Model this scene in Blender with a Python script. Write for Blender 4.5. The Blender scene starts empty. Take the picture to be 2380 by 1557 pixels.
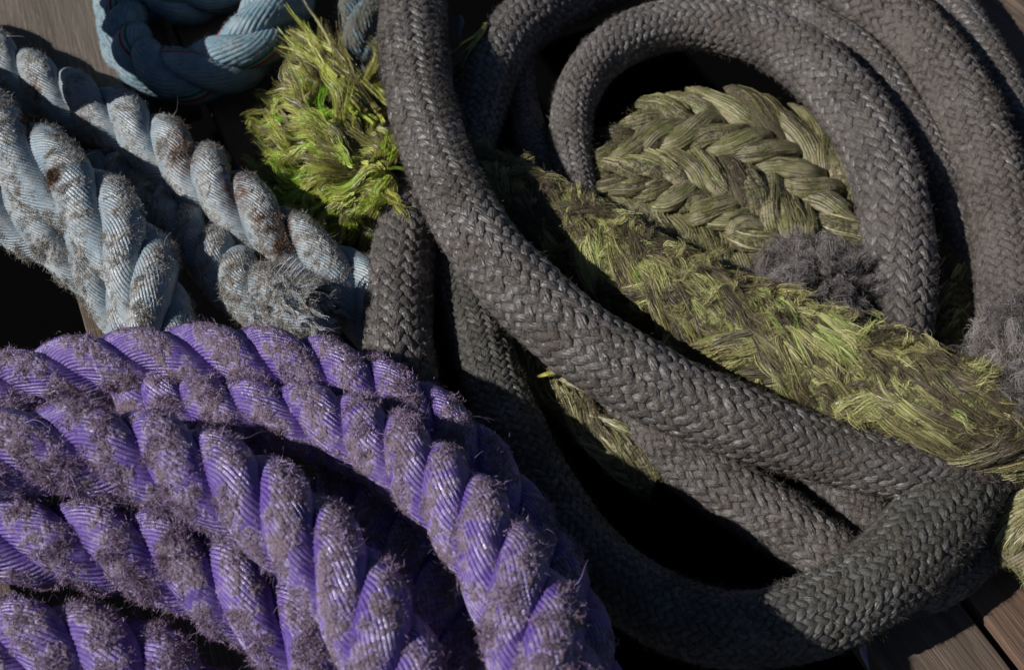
import bpy, math
import numpy as np
from math import radians, pi, sin, cos, tan

# ------------------------------------------------------------------ camera, light, exposure
SC = bpy.context.scene
COL = SC.collection
PITCH = radians(50); LENS = 40.0; DIST = 1.0
TGT = np.array([0.0, 0.0, 0.05])
FPX = LENS / 36.0 * 2380.0                      # focal length in units of a 2380 px wide picture
FWD = np.array([0, cos(PITCH), -sin(PITCH)]); RGT = np.array([1.0, 0, 0]); UPV = np.cross(RGT, FWD)
CAM = TGT - FWD * DIST
PX = DIST / FPX                                 # metres per picture unit at the target
cd = bpy.data.cameras.new('camera'); cam = bpy.data.objects.new('camera', cd); COL.objects.link(cam)
cam.location = CAM; cam.rotation_euler = (pi / 2 - PITCH, 0, 0)
cd.lens = LENS; cd.sensor_width = 36; cd.clip_start = 0.02; cd.clip_end = 200
cd.dof.use_dof = True; cd.dof.focus_distance = 0.92; cd.dof.aperture_fstop = 8.0
SC.camera = cam

SHADOW_AZ = radians(16); SUN_EL = radians(36)   # shadows run to the right and a little away
sd = bpy.data.lights.new('sun', 'SUN'); sun = bpy.data.objects.new('sun', sd); COL.objects.link(sun)
sd.energy = 5.0; sd.angle = radians(0.5); sd.color = (1.0, 0.96, 0.91)
ldir = np.array([cos(SUN_EL) * cos(SHADOW_AZ), cos(SUN_EL) * sin(SHADOW_AZ), -sin(SUN_EL)])
import mathutils
sun.rotation_euler = mathutils.Vector(ldir).to_track_quat('-Z', 'Y').to_euler()
w = bpy.data.worlds.new('World'); SC.world = w; w.use_nodes = True
nt = w.node_tree; bg = nt.nodes['Background']
sky = nt.nodes.new('ShaderNodeTexSky'); sky.sky_type = 'NISHITA'; sky.sun_disc = False
sky.air_density = .55; sky.dust_density = .4; sky.sun_elevation = SUN_EL; sky.sun_rotation = math.atan2(-ldir[0], -ldir[1])
nt.links.new(sky.outputs[0], bg.inputs[0]); bg.inputs[1].default_value = 0.05
SC.view_settings.view_transform = 'Standard'; SC.view_settings.look = 'None'
SC.view_settings.gamma = 1.0; SC.view_settings.use_curve_mapping = False
SC.view_settings.exposure = -0.28

rng = np.random.default_rng(7)

# ------------------------------------------------------------------ helpers
def at(x, y, z):
    """point of the place seen at (x, y) of the picture at height z (picture units) above the deck"""
    d = FWD * FPX + RGT * (x - 1190) - UPV * (y - 778.5)
    t = (z * PX - CAM[2]) / d[2]
    return CAM + d * t

def project(P):
    r = P - CAM
    dz = r @ FWD
    return 1190 + (r @ RGT) / dz * FPX, 778.5 - (r @ UPV) / dz * FPX, dz

def norm(v):
    return v / np.maximum(np.linalg.norm(v, axis=-1, keepdims=True), 1e-12)

def _h(ix, iy, iz, seed):
    h = (ix.astype(np.uint32) * np.uint32(374761393) + iy.astype(np.uint32) * np.uint32(668265263)
         + iz.astype(np.uint32) * np.uint32(2246822519) + np.uint32(seed * 3266489917 & 0xffffffff))
    h = (h ^ (h >> np.uint32(13))) * np.uint32(1274126177)
    h = h ^ (h >> np.uint32(16))
    return (h & np.uint32(0xffff)).astype(np.float32) / 65535.0

def vnoise(p, freq, seed=1):
    q = np.asarray(p, dtype=np.float64) * freq + 1000.0
    i = np.floor(q).astype(np.int64); f = (q - i).astype(np.float32); f = f * f * (3 - 2 * f)
    x, y, z = i[..., 0], i[..., 1], i[..., 2]; fx, fy, fz = f[..., 0], f[..., 1], f[..., 2]
    def L(a, b, t): return a + (b - a) * t
    c = [L(_h(x, y + b, z + cc, seed), _h(x + 1, y + b, z + cc, seed), fx) for b in (0, 1) for cc in (0, 1)]
    return L(L(c[0], c[2], fy), L(c[1], c[3], fy), fz)

def fbm(p, freq, seed=1, oc=3):
    s = 0; a = .5; t = 0
    for o in range(oc):
        s = s + a * vnoise(p, freq * 2.03 ** o, seed + o); t += a; a *= .55
    return s / t

def sstep(a, b, x):
    t = np.clip((x - a) / (b - a), 0, 1); return t * t * (3 - 2 * t)

def path(ctrl, ds, wscale=1.0):
    """dense curve through (x, y, height, width) controls -> points, radii"""
    P = np.array([at(c[0], c[1], c[2]) for c in ctrl])
    dep = (P - CAM) @ FWD
    R = np.array([c[3] for c in ctrl]) * .5 * dep / FPX * wscale
    Q = np.concatenate([P, R[:, None]], 1)
    Q = np.concatenate([2 * Q[:1] - Q[1:2], Q, 2 * Q[-1:] - Q[-2:-1]])
    out = []
    for i in range(1, len(Q) - 2):
        p0, p1, p2, p3 = Q[i - 1], Q[i], Q[i + 1], Q[i + 2]
        d1 = max(np.linalg.norm((p1 - p0)[:3]), 1e-6) ** .5; d2 = max(np.linalg.norm((p2 - p1)[:3]), 1e-6) ** .5
        d3 = max(np.linalg.norm((p3 - p2)[:3]), 1e-6) ** .5
        m1 = (p1 - p0) / d1 - (p2 - p0) / (d1 + d2) + (p2 - p1) / d2
        m2 = (p2 - p1) / d2 - (p3 - p1) / (d2 + d3) + (p3 - p2) / d3
        m1 = m1 * d2; m2 = m2 * d2
        t = np.linspace(0, 1, 60, endpoint=False)[:, None]
        out.append((2 * t**3 - 3 * t**2 + 1) * p1 + (t**3 - 2 * t**2 + t) * m1 + (-2 * t**3 + 3 * t**2) * p2 + (t**3 - t**2) * m2)
    out.append(Q[-2][None]); C = np.concatenate(out)
    s = np.concatenate([[0], np.cumsum(np.linalg.norm(np.diff(C[:, :3], axis=0), axis=1))])
    n = max(8, int(s[-1] / ds)); u = np.linspace(0, s[-1], n)
    C = np.stack([np.interp(u, s, C[:, k]) for k in range(4)], 1)
    # light smoothing
    for _ in range(int(.006 / ds) + 1):
        C[1:-1] = .25 * C[:-2] + .5 * C[1:-1] + .25 * C[2:]
    return C[:, :3], C[:, 3], u

def frames(P):
    T = norm(np.gradient(P, axis=0))
    N = np.zeros_like(T); a = np.array([0, 0, 1.0]); a = a - T[0] * (a @ T[0])
    if np.linalg.norm(a) < .1: a = np.array([0, 1.0, 0]) - T[0] * T[0][1]
    N[0] = a / np.linalg.norm(a)
    for i in range(1, len(P)):
        v = N[i - 1] - T[i] * (N[i - 1] @ T[i]); N[i] = v / np.linalg.norm(v)
    return T, N, np.cross(T, N)

def link(name, me, mat, parent):
    o = bpy.data.objects.new(name, me); COL.objects.link(o)
    if mat: me.materials.append(mat)
    if parent is not None: o.parent = parent
    return o

def make_mesh(name, V, F, mat, parent=None, uv=None, attrs=None, smooth=True):
    """V (n,3); F (k,4) quads; uv (k,4,2)"""
    me = bpy.data.meshes.new(name)
    V = np.ascontiguousarray(V, dtype=np.float32); F = np.ascontiguousarray(F, dtype=np.int32)
    me.vertices.add(len(V)); me.vertices.foreach_set('co', V.ravel())
    me.loops.add(F.size); me.loops.foreach_set('vertex_index', F.ravel())
    me.polygons.add(len(F)); me.polygons.foreach_set('loop_start', np.arange(0, F.size, F.shape[1], dtype=np.int32))
    if smooth: me.polygons.foreach_set('use_smooth', np.ones(len(F), dtype=bool))
    me.update(calc_edges=True)
    if uv is not None:
        l = me.uv_layers.new(name='UVMap'); l.data.foreach_set('uv', np.ascontiguousarray(uv, dtype=np.float32).ravel())
    for k, a in (attrs or {}).items():
        t = me.attributes.new(k, 'FLOAT', 'POINT'); t.data.foreach_set('value', np.ascontiguousarray(a, dtype=np.float32).ravel())
    return link(name, me, mat, parent)

def tube_faces(n, m, base=0):
    i = np.arange(n - 1)[:, None]; j = np.arange(m)[None]
    j2 = (j + 1) % m
    F = np.stack([i * m + j, i * m + j2, (i + 1) * m + j2, (i + 1) * m + j], -1).reshape(-1, 4)
    return F + base

def tube_uv(n, m, fu, fv):
    """fu (m+1,) or (n,m+1); fv (n,) ; returns per loop uv"""
    U = np.broadcast_to(fu, (n, m + 1)); Vv = np.broadcast_to(np.asarray(fv)[:, None], (n, m + 1))
    G = np.stack([U, Vv], -1)
    return np.stack([G[:-1, :-1], G[:-1, 1:], G[1:, 1:], G[1:, :-1]], 2).reshape(-1, 4, 2)

def thing(name, label, cat, group=None, loc=(0, 0, 0)):
    o = bpy.data.objects.new(name, None); COL.objects.link(o); o.location = loc
    o.empty_display_size = .01
    o['label'] = label; o['category'] = cat
    if group: o['group'] = group
    return o

def hairs(name, root, d, L, W, mat, parent, K=5, curl=.5, tint=None, gravity=0.0, seed=3, kind='stuff'):
    """thin flat fibres; root (N,3), d (N,3) start directions, L lengths, W widths"""
    r = np.random.default_rng(seed)
    N = len(root)
    if N == 0: return None
    P = np.zeros((N, K, 3)); P[:, 0] = root; d = norm(d)
    bend = norm(r.normal(size=(N, 3))) * curl
    for k in range(1, K):
        d = norm(d + bend * .6 + r.normal(size=(N, 3)) * curl * .45 + np.array([0, 0, -gravity]))
        P[:, k] = P[:, k - 1] + d * (L / (K - 1))[:, None]
    T = np.gradient(P, axis=1)
    S = norm(np.cross(T, norm(r.normal(size=(N, 1, 3)))))
    taper = np.linspace(1, .25, K)[None, :, None]
    half = S * W[:, None, None] * .5 * taper
    V = np.stack([P - half, P + half], 2).reshape(-1, 3)
    b = (np.arange(N) * K * 2)[:, None]; k = (np.arange(K - 1) * 2)[None]
    q = b + k
    F = np.stack([q, q + 1, q + 3, q + 2], -1).reshape(-1, 4)
    if tint is None: tint = r.random(N)
    A = np.repeat(tint, K * 2)
    o = make_mesh(name, V, F, mat, parent, attrs={'tint': A})
    if kind: o['kind'] = kind
    return o

def clumped(idx_pts, nrm, tan, nclump, per, spread, Lr, Wr, lift=.5, seed=5, weights=None, jit=.45):
    """roots/directions of hairs in little matted tufts"""
    r = np.random.default_rng(seed)
    p = weights / weights.sum()
    c = r.choice(len(idx_pts), nclump, p=p)
    root = idx_pts[c]; n = nrm[c]; t = tan[c] * r.choice([-1, 1, 1], nclump)[:, None]
    cdir = n * (lift * r.uniform(.3, 1.4, nclump))[:, None] + t * r.uniform(.3, 1.3, nclump)[:, None] + norm(r.normal(size=(nclump, 3))) * .7
    ctint = r.random(nclump); cl = r.uniform(Lr[0], Lr[1], nclump) ** 1.0
    rep = np.repeat(np.arange(nclump), per); N = len(rep)
    roots = root[rep] + r.normal(size=(N, 3)) * spread - n[rep] * spread * .6
    dirs = norm(cdir[rep]) + r.normal(size=(N, 3)) * jit
    return dict(root=roots, d=dirs, L=cl[rep] * r.uniform(.5, 1.2, N), W=r.uniform(Wr[0], Wr[1], N), tint=np.clip(ctint[rep] + r.normal(size=N) * .15, 0, 1))

def bundles(name, G, Wb, m, mat, parent, off, tint, seed=1, fw=(.00035, .0008), frizz=.0006, splay=.6, kind='stuff', flat=.6, tvar=.13):
    """N guides (N,K,3), each carried out as m fine fibres lying side by side"""
    r = np.random.default_rng(seed); N, K, _ = G.shape
    T = norm(np.gradient(G, axis=1)); up = norm(np.array([0, -.3, 1.0]) + r.normal(size=(N, 1, 3)) * .3)
    S = norm(np.cross(T, up)); U = np.cross(S, T)
    a = r.uniform(0, 2 * pi, (N, m, 1)); q = np.sqrt(r.random((N, m, 1))) * Wb[:, None, None] * .5
    t = np.linspace(0, 1, K)[None, None]
    prof = .55 + .45 * np.sin(pi * np.clip(t * 1.15, 0, 1)) + splay * t ** 3
    tw = a + 2.2 * t                                   # the bundle is slightly twisted
    P = G[:, None] + S[:, None] * (np.cos(tw) * q * prof)[..., None] + U[:, None] * (np.sin(tw) * q * prof * flat)[..., None]
    P = P + (np.cumsum(r.normal(size=(N, m, K, 3)), axis=2) * frizz * .5)
    # own start and end of every fibre
    t1 = r.uniform(.55, 1.0, (N, m, 1)); tt = t * t1 * (K - 1)
    i0 = np.clip(tt.astype(int), 0, K - 2); f = (tt - i0)[..., None]
    P = np.take_along_axis(P, i0[..., None], 2) * (1 - f) + np.take_along_axis(P, i0[..., None] + 1, 2) * f
    P = P.reshape(N * m, K, 3); T2 = norm(np.gradient(P, axis=1))
    S2 = norm(np.cross(T2, norm(r.normal(size=(N * m, 1, 3)) + np.array([0, -.6, 1.5]))))
    w = r.uniform(fw[0], fw[1], N * m)[:, None, None] * np.linspace(1, .45, K)[None, :, None] * .5
    V = np.stack([P - S2 * w, P + S2 * w], 2).reshape(-1, 3) - off
    q_ = (np.arange(N * m) * K * 2)[:, None] + (np.arange(K - 1) * 2)[None]
    F = np.stack([q_, q_ + 1, q_ + 3, q_ + 2], -1).reshape(-1, 4)
    tn = np.clip(np.repeat(tint, m) + r.normal(size=N * m) * tvar, 0, 1)
    o = make_mesh(name, V, F, mat, parent, attrs={'tint': np.repeat(tn, K * 2)})
    if kind: o['kind'] = kind
    return o

def seen(P, N, face=-.35, m=120):
    x, y, z = project(P)
    v = norm(CAM - P)
    ok = (np.sum(v * N, -1) > face) & (x > -m) & (x < 2380 + m) & (y > -m) & (y < 1557 + m)
    return ok

# ------------------------------------------------------------------ materials
class M:
    def __init__(s, name):
        s.m = bpy.data.materials.new(name); s.m.use_nodes = True; s.t = s.m.node_tree
        s.b = s.t.nodes['Principled BSDF']
    def n(s, ty, **kw):
        o = s.t.nodes.new(ty)
        for k, v in kw.items(): setattr(o, k, v)
        return o
    def l(s, a, b): s.t.links.new(a, b)
    def attr(s, name): return s.n('ShaderNodeAttribute', attribute_name=name).outputs['Fac']
    def math(s, op, a, b=None, c=None, clamp=False):
        o = s.n('ShaderNodeMath', operation=op, use_clamp=clamp)
        for i, v in enumerate((a, b, c)):
            if v is None: continue
            if isinstance(v, (int, float)): o.inputs[i].default_value = v
            else: s.l(v, o.inputs[i])
        return o.outputs[0]
    def mix(s, f, a, b):
        o = s.n('ShaderNodeMix', data_type='RGBA')
        for sock, v in ((o.inputs[0], f), (o.inputs[6], a), (o.inputs[7], b)):
            if isinstance(v, (int, float)): sock.default_value = v
            elif isinstance(v, tuple): sock.default_value = (*v, 1)
            else: s.l(v, sock)
        return o.outputs[2]
    def map(s, v, a, b, c=0.0, d=1.0, smooth=True):
        o = s.n('ShaderNodeMapRange', interpolation_type='SMOOTHSTEP' if smooth else 'LINEAR')
        s.l(v, o.inputs[0])
        for i, q in enumerate((a, b, c, d)): o.inputs[i + 1].default_value = q
        return o.outputs[0]
    def noise(s, vec, scale, det=3, rough=.55, dim='3D'):
        o = s.n('ShaderNodeTexNoise', noise_dimensions=dim); s.l(vec, o.inputs['Vector'])
        o.inputs['Scale'].default_value = scale; o.inputs['Detail'].default_value = det; o.inputs['Roughness'].default_value = rough
        return o.outputs['Fac']
    def uvscaled(s, sx, sy):
        u = s.n('ShaderNodeUVMap'); mp = s.n('ShaderNodeMapping'); s.l(u.outputs[0], mp.inputs[0])
        mp.inputs['Scale'].default_value = (sx, sy, 1); return mp.outputs[0]

def fibre_mat(name, clean, clean2, dirt, dirt2, rough=.42, ridge=1.0, dirt_amt=1.0, bump=.0006, speck=None, sheen=.0,
              stripes=1.0, stain=None, stain_amt=.0, fibre_contrast=.5, spec=.5, worn=(.5, .5, .5), worn_amt=0.0, tracer=0, patchy=.12):
    """strand of a rope: UV.x counts yarns, UV.y runs along the strand in metres*100; attribute 'wear' 0..1"""
    k = M(name)
    wear = k.attr('wear')
    pos = k.n('ShaderNodeNewGeometry').outputs['Position']
    uv = k.n('ShaderNodeUVMap').outputs[0]
    sep = k.n('ShaderNodeSeparateXYZ'); k.l(uv, sep.inputs[0])
    # ridge of every yarn
    wob = k.noise(k.uvscaled(.6, .35), 1.0, 2)
    ph = k.math('ADD', k.math('MULTIPLY', sep.outputs[0], 2 * pi * stripes), k.math('MULTIPLY', wob, 2.4))
    rid = k.math('ABSOLUTE', k.math('COSINE', k.math('MULTIPLY', ph, .5)))
    fine = k.noise(k.uvscaled(7, .55), 1.0, 3, .65)
    finer = k.noise(k.uvscaled(22, 1.2), 1.0, 2, .6)
    big = k.noise(pos, 55, 3)
    mid = k.noise(pos, 190, 4, .65)
    grain = k.noise(pos, 900, 3, .7)
    c = k.mix(k.map(big, .35, .65), clean, clean2)
    # each yarn/fibre gets its own shade
    shade = k.math('ADD', k.math('MULTIPLY', fine, fibre_contrast), k.math('MULTIPLY', finer, fibre_contrast * .6))
    hsv = k.n('ShaderNodeHueSaturation'); k.l(c, hsv.inputs['Color'])
    patch = k.map(k.noise(pos, 17, 4, .6), .32, .62, 1 - patchy, 1.0)      # ropes are handled, wetted and dirtied unevenly
    k.l(k.math('MULTIPLY', k.math('ADD', shade, 1 - fibre_contrast * .8), patch), hsv.inputs['Value'])
    c = hsv.outputs[0]
    c = k.mix(k.math('MULTIPLY', k.map(wear, .1, .7), worn_amt), c, worn)
    # ground-in dirt
    dm = k.math('ADD', k.math('MULTIPLY', wear, 1.15 * dirt_amt), k.math('MULTIPLY', k.math('SUBTRACT', mid, .5), 1.7))
    dm = k.map(dm, .32, .72)
    dm = k.math('MAXIMUM', dm, k.map(grain, .66, .72, 0, .5))
    dcol = k.mix(k.map(grain, .35, .65), dirt, dirt2)
    c = k.mix(dm, c, dcol)
    if tracer:
        f = k.math('FRACT', k.math('DIVIDE', sep.outputs[0], float(tracer)))
        c = k.mix(k.math('COMPARE', f, .10, .018), c, (.35, .03, .03)); c = k.mix(k.math('COMPARE', f, .17, .018), c, (.02, .16, .09))
    if stain:
        sm = k.math('MULTIPLY', k.attr('stain'), k.map(k.noise(pos, 150, 4, .7), .35, .6))
        c = k.mix(k.math('MULTIPLY', sm, stain_amt), c, stain)
    k.l(c, k.b.inputs['Base Color'])
    k.l(k.math('ADD', k.math('MULTIPLY', dm, .9 - rough), k.math('ADD', rough, k.math('MULTIPLY', k.math('SUBTRACT', fine, .5), .25))), k.b.inputs['Roughness'])
    k.l(k.map(dm, 0, 1, spec, .12), k.b.inputs['Specular IOR Level'])
    # relief
    h = k.math('ADD', k.math('MULTIPLY', rid, ridge * .55), k.math('MULTIPLY', fine, .35))
    h = k.math('ADD', k.math('MULTIPLY', h, k.math('SUBTRACT', 1.0, k.math('MULTIPLY', dm, .55))), k.math('MULTIPLY', k.math('ADD', mid, k.math('MULTIPLY', grain, .8)), k.math('ADD', .1, k.math('MULTIPLY', dm, .9))))
    bp = k.n('ShaderNodeBump'); bp.inputs['Strength'].default_value = 1.0; bp.inputs['Distance'].default_value = bump
    k.l(h, bp.inputs['Height']); k.l(bp.outputs[0], k.b.inputs['Normal'])
    if sheen: k.b.inputs['Sheen Weight'].default_value = sheen; k.b.inputs['Sheen Roughness'].default_value = .4
    return k.m

def hair_mat(name, cols, rough=.75, spec=.25):
    k = M(name); t = k.attr('tint')
    r = k.n('ShaderNodeValToRGB'); k.l(t, r.inputs[0])
    e = r.color_ramp.elements
    while len(e) < len(cols): e.new(.5)
    for i, (p, c) in enumerate(cols): e[i].position = p; e[i].color = (*c, 1)
    k.l(r.outputs[0], k.b.inputs['Base Color']); k.b.inputs['Roughness'].default_value = rough
    k.b.inputs['Specular IOR Level'].default_value = spec
    return k.m

def lock_mat(name, cols, rough=.38, spec=.6, bump=.0004):
    """bundles of fibres (frayed ends): tint picks the colour, UV.x across, UV.y along"""
    k = M(name); t = k.attr('tint'); wear = k.attr('wear')
    pos = k.n('ShaderNodeNewGeometry').outputs['Position']
    v = k.math('ADD', t, k.math('MULTIPLY', k.math('SUBTRACT', k.noise(pos, 160, 3, .6), .5), .7), clamp=True)
    r = k.n('ShaderNodeValToRGB'); k.l(v, r.inputs[0]); e = r.color_ramp.elements
    while len(e) < len(cols): e.new(.5)
    for i, (p, c) in enumerate(cols): e[i].position = p; e[i].color = (*c, 1)
    f = k.noise(k.uvscaled(9, .35), 1.0, 3, .6); f2 = k.noise(k.uvscaled(30, .8), 1.0, 2, .6)
    hsv = k.n('ShaderNodeHueSaturation'); k.l(r.outputs[0], hsv.inputs['Color'])
    k.l(k.math('ADD', k.math('MULTIPLY', k.math('ADD', f, f2), .8), .2), hsv.inputs['Value'])
    k.l(hsv.outputs[0], k.b.inputs['Base Color'])
    k.b.inputs['Roughness'].default_value = rough; k.b.inputs['Specular IOR Level'].default_value = spec
    bp = k.n('ShaderNodeBump'); bp.inputs['Distance'].default_value = bump
    k.l(k.math('ADD', f, k.math('MULTIPLY', f2, .4)), bp.inputs['Height']); k.l(bp.outputs[0], k.b.inputs['Normal'])
    return k.m

def wood_mat(name, a, b, c, axis_ang, scale=1.0):
    k = M(name)
    tc = k.n('ShaderNodeTexCoord').outputs['Object']
    def mp(sx, sy, sz):
        o = k.n('ShaderNodeMapping'); k.l(tc, o.inputs[0]); o.inputs['Scale'].default_value = (sx, sy, sz); return o.outputs[0]
    g1 = k.noise(mp(60, 3.0, 60), scale, 5, .65); g2 = k.noise(mp(340, 9, 340), scale, 3, .7)
    g3 = k.noise(mp(150, 2.2, 150), scale, 3, .5)
    bl = k.noise(mp(9, 6, 9), scale, 3)
    rings = k.math('FRACT', k.math('MULTIPLY', g1, 9.0))
    rings = k.map(rings, 0.0, .75)
    base = k.mix(k.map(g1, .3, .7), a, b)
    base = k.mix(k.math('MULTIPLY', rings, .35), base, c)
    base = k.mix(k.map(g2, .5, .75, 0, .6), base, c)
    base = k.mix(k.map(bl, .45, .7, 0, .5), base, a)
    crack = k.map(g3, .66, .7)
    base = k.mix(crack, base, (.012, .009, .007))
    k.l(base, k.b.inputs['Base Color']); k.b.inputs['Roughness'].default_value = .85
    k.b.inputs['Specular IOR Level'].default_value = .2
    h = k.math('SUBTRACT', k.math('ADD', k.math('MULTIPLY', g2, .6), k.math('MULTIPLY', rings, .25)), k.math('MULTIPLY', crack, 1.6))
    bp = k.n('ShaderNodeBump'); bp.inputs['Distance'].default_value = .0012; k.l(h, bp.inputs['Height']); k.l(bp.outputs[0], k.b.inputs['Normal'])
    return k.m

MAT = {}
MAT['purple'] = fibre_mat('purple_polypropylene', (.15, .08, .40), (.21, .135, .45), (.18, .13, .16), (.33, .26, .32), worn=(.44, .35, .56), worn_amt=.65, rough=.3, bump=.0020, dirt_amt=.55, spec=.9)
MAT['purple_fuzz'] = hair_mat('mauve_lint', [(0, (.11, .08, .095)), (.45, (.28, .205, .26)), (.75, (.34, .23, .42)), (1, (.50, .40, .64))])
MAT['blue'] = fibre_mat('weathered_pale_blue_rope', (.29, .38, .45), (.41, .47, .51), (.25, .225, .195), (.42, .39, .35), rough=.36, bump=.0016, dirt_amt=.5, spec=.8, worn=(.50, .50, .48), worn_amt=.5,
                        stain=(.13, .055, .025), stain_amt=.95)
MAT['blue_fuzz'] = hair_mat('beige_lint', [(0, (.16, .13, .10)), (.5, (.32, .29, .25)), (1, (.52, .54, .54))])
MAT['rust_fuzz'] = hair_mat('rusty_lint', [(0, (.06, .03, .015)), (.6, (.15, .07, .035)), (1, (.24, .14, .08))])
MAT['teal'] = fibre_mat('light_teal_rope', (.17, .29, .36), (.28, .37, .42), (.25, .26, .24), (.36, .36, .33), rough=.5, bump=.001, dirt_amt=.35, spec=.4, tracer=20)
MAT['teal_fuzz'] = hair_mat('pale_lint', [(0, (.2, .22, .22)), (1, (.4, .46, .48))])
MAT['grey'] = fibre_mat('grey_braid', (.160, .143, .135), (.112, .105, .103), (.085, .07, .06), (.16, .137, .12), rough=.38, bump=.0014, dirt_amt=.62, spec=1.0, stripes=1.0, ridge=.5, fibre_contrast=.9, patchy=.42)
MAT['grey_dark'] = fibre_mat('greenish_grey_braid', (.125, .122, .114), (.09, .09, .083), (.08, .072, .06), (.125, .118, .095), rough=.42, bump=.0014, dirt_amt=.6, spec=.8, ridge=.5, fibre_contrast=.9, patchy=.42)
MAT['grey_pale'] = fibre_mat('pale_grey_braid', (.185, .168, .160), (.135, .127, .125), (.12, .103, .092), (.20, .175, .158), rough=.4, bump=.0014, dirt_amt=.65, spec=.9, ridge=.5, fibre_contrast=.85, patchy=.38)
MAT['grey_fuzz'] = hair_mat('brown_grey_lint', [(0, (.045, .036, .03)), (.5, (.10, .083, .07)), (1, (.19, .165, .145))])
GREENS = [(0, (.075, .06, .035)), (.25, (.14, .115, .06)), (.42, (.21, .19, .06)), (.6, (.40, .38, .08)), (.78, (.56, .60, .11)), (.9, (.36, .55, .05)), (1, (.18, .44, .02))]
STRAWS = [(0, (.08, .064, .045)), (.3, (.18, .145, .09)), (.5, (.22, .23, .07)), (.7, (.42, .38, .20)), (.9, (.62, .55, .36)), (1, (.18, .26, .04))]
OLIVES = [(0, (.085, .068, .045)), (.33, (.16, .128, .075)), (.5, (.25, .22, .095)), (.7, (.44, .42, .15)), (.9, (.66, .62, .32)), (1, (.30, .40, .08))]
MAT['tuft'] = lock_mat('bright_green_fibre', GREENS)
MAT['olive'] = lock_mat('olive_fibre', OLIVES)
MAT['green_strand'] = fibre_mat('mossy_strand', (.26, .27, .08), (.17, .20, .05), (.09, .072, .045), (.15, .13, .075), rough=.38, bump=.002, dirt_amt=.75, spec=.8, ridge=.6, fibre_contrast=.9)
MAT['straw_strand'] = fibre_mat('straw_strand', (.34, .30, .19), (.18, .185, .07), (.085, .07, .052), (.17, .145, .095), rough=.42, bump=.0024, dirt_amt=.6, spec=.6, ridge=.6, fibre_contrast=.9)
MAT['green_fuzz'] = hair_mat('olive_lint', [(0, (.07, .055, .035)), (.5, (.13, .11, .065)), (.85, (.23, .23, .09)), (1, (.40, .44, .14))])
MAT['fib_tuft'] = hair_mat('bright_green_filament', GREENS, .4, .6)
MAT['fib_olive'] = hair_mat('olive_filament', OLIVES, .45, .45)
MAT['fib_straw'] = hair_mat('straw_filament', STRAWS, .4, .6)
MAT['fib_grey'] = hair_mat('grey_filament', [(0, (.09, .08, .08)), (.5, (.18, .16, .155)), (1, (.33, .298, .29))], .55, .4)
MAT['fib_blue'] = hair_mat('pale_blue_filament', [(0, (.14, .10, .07)), (.35, (.28, .25, .21)), (.7, (.45, .47, .49)), (1, (.64, .68, .76))], .4, .6)
MAT['greylock'] = lock_mat('grey_fibre', [(0, (.06, .052, .05)), (.5, (.12, .105, .105)), (1, (.22, .20, .20))], rough=.6, spec=.3)
MAT['bluelock'] = lock_mat('pale_blue_fibre', [(0, (.14, .10, .07)), (.35, (.26, .23, .20)), (.7, (.45, .47, .49)), (1, (.62, .66, .74))], rough=.4)
MAT['wood'] = wood_mat('weathered_deck_wood', (.12, .09, .07), (.20, .155, .12), (.055, .038, .03), 0)
MAT['wood_red'] = wood_mat('reddish_deck_wood', (.155, .098, .07), (.20, .135, .10), (.085, .052, .038), 0)
MAT['wood_grey'] = wood_mat('grey_timber', (.14, .118, .10), (.25, .215, .18), (.06, .048, .04), 0)

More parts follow.
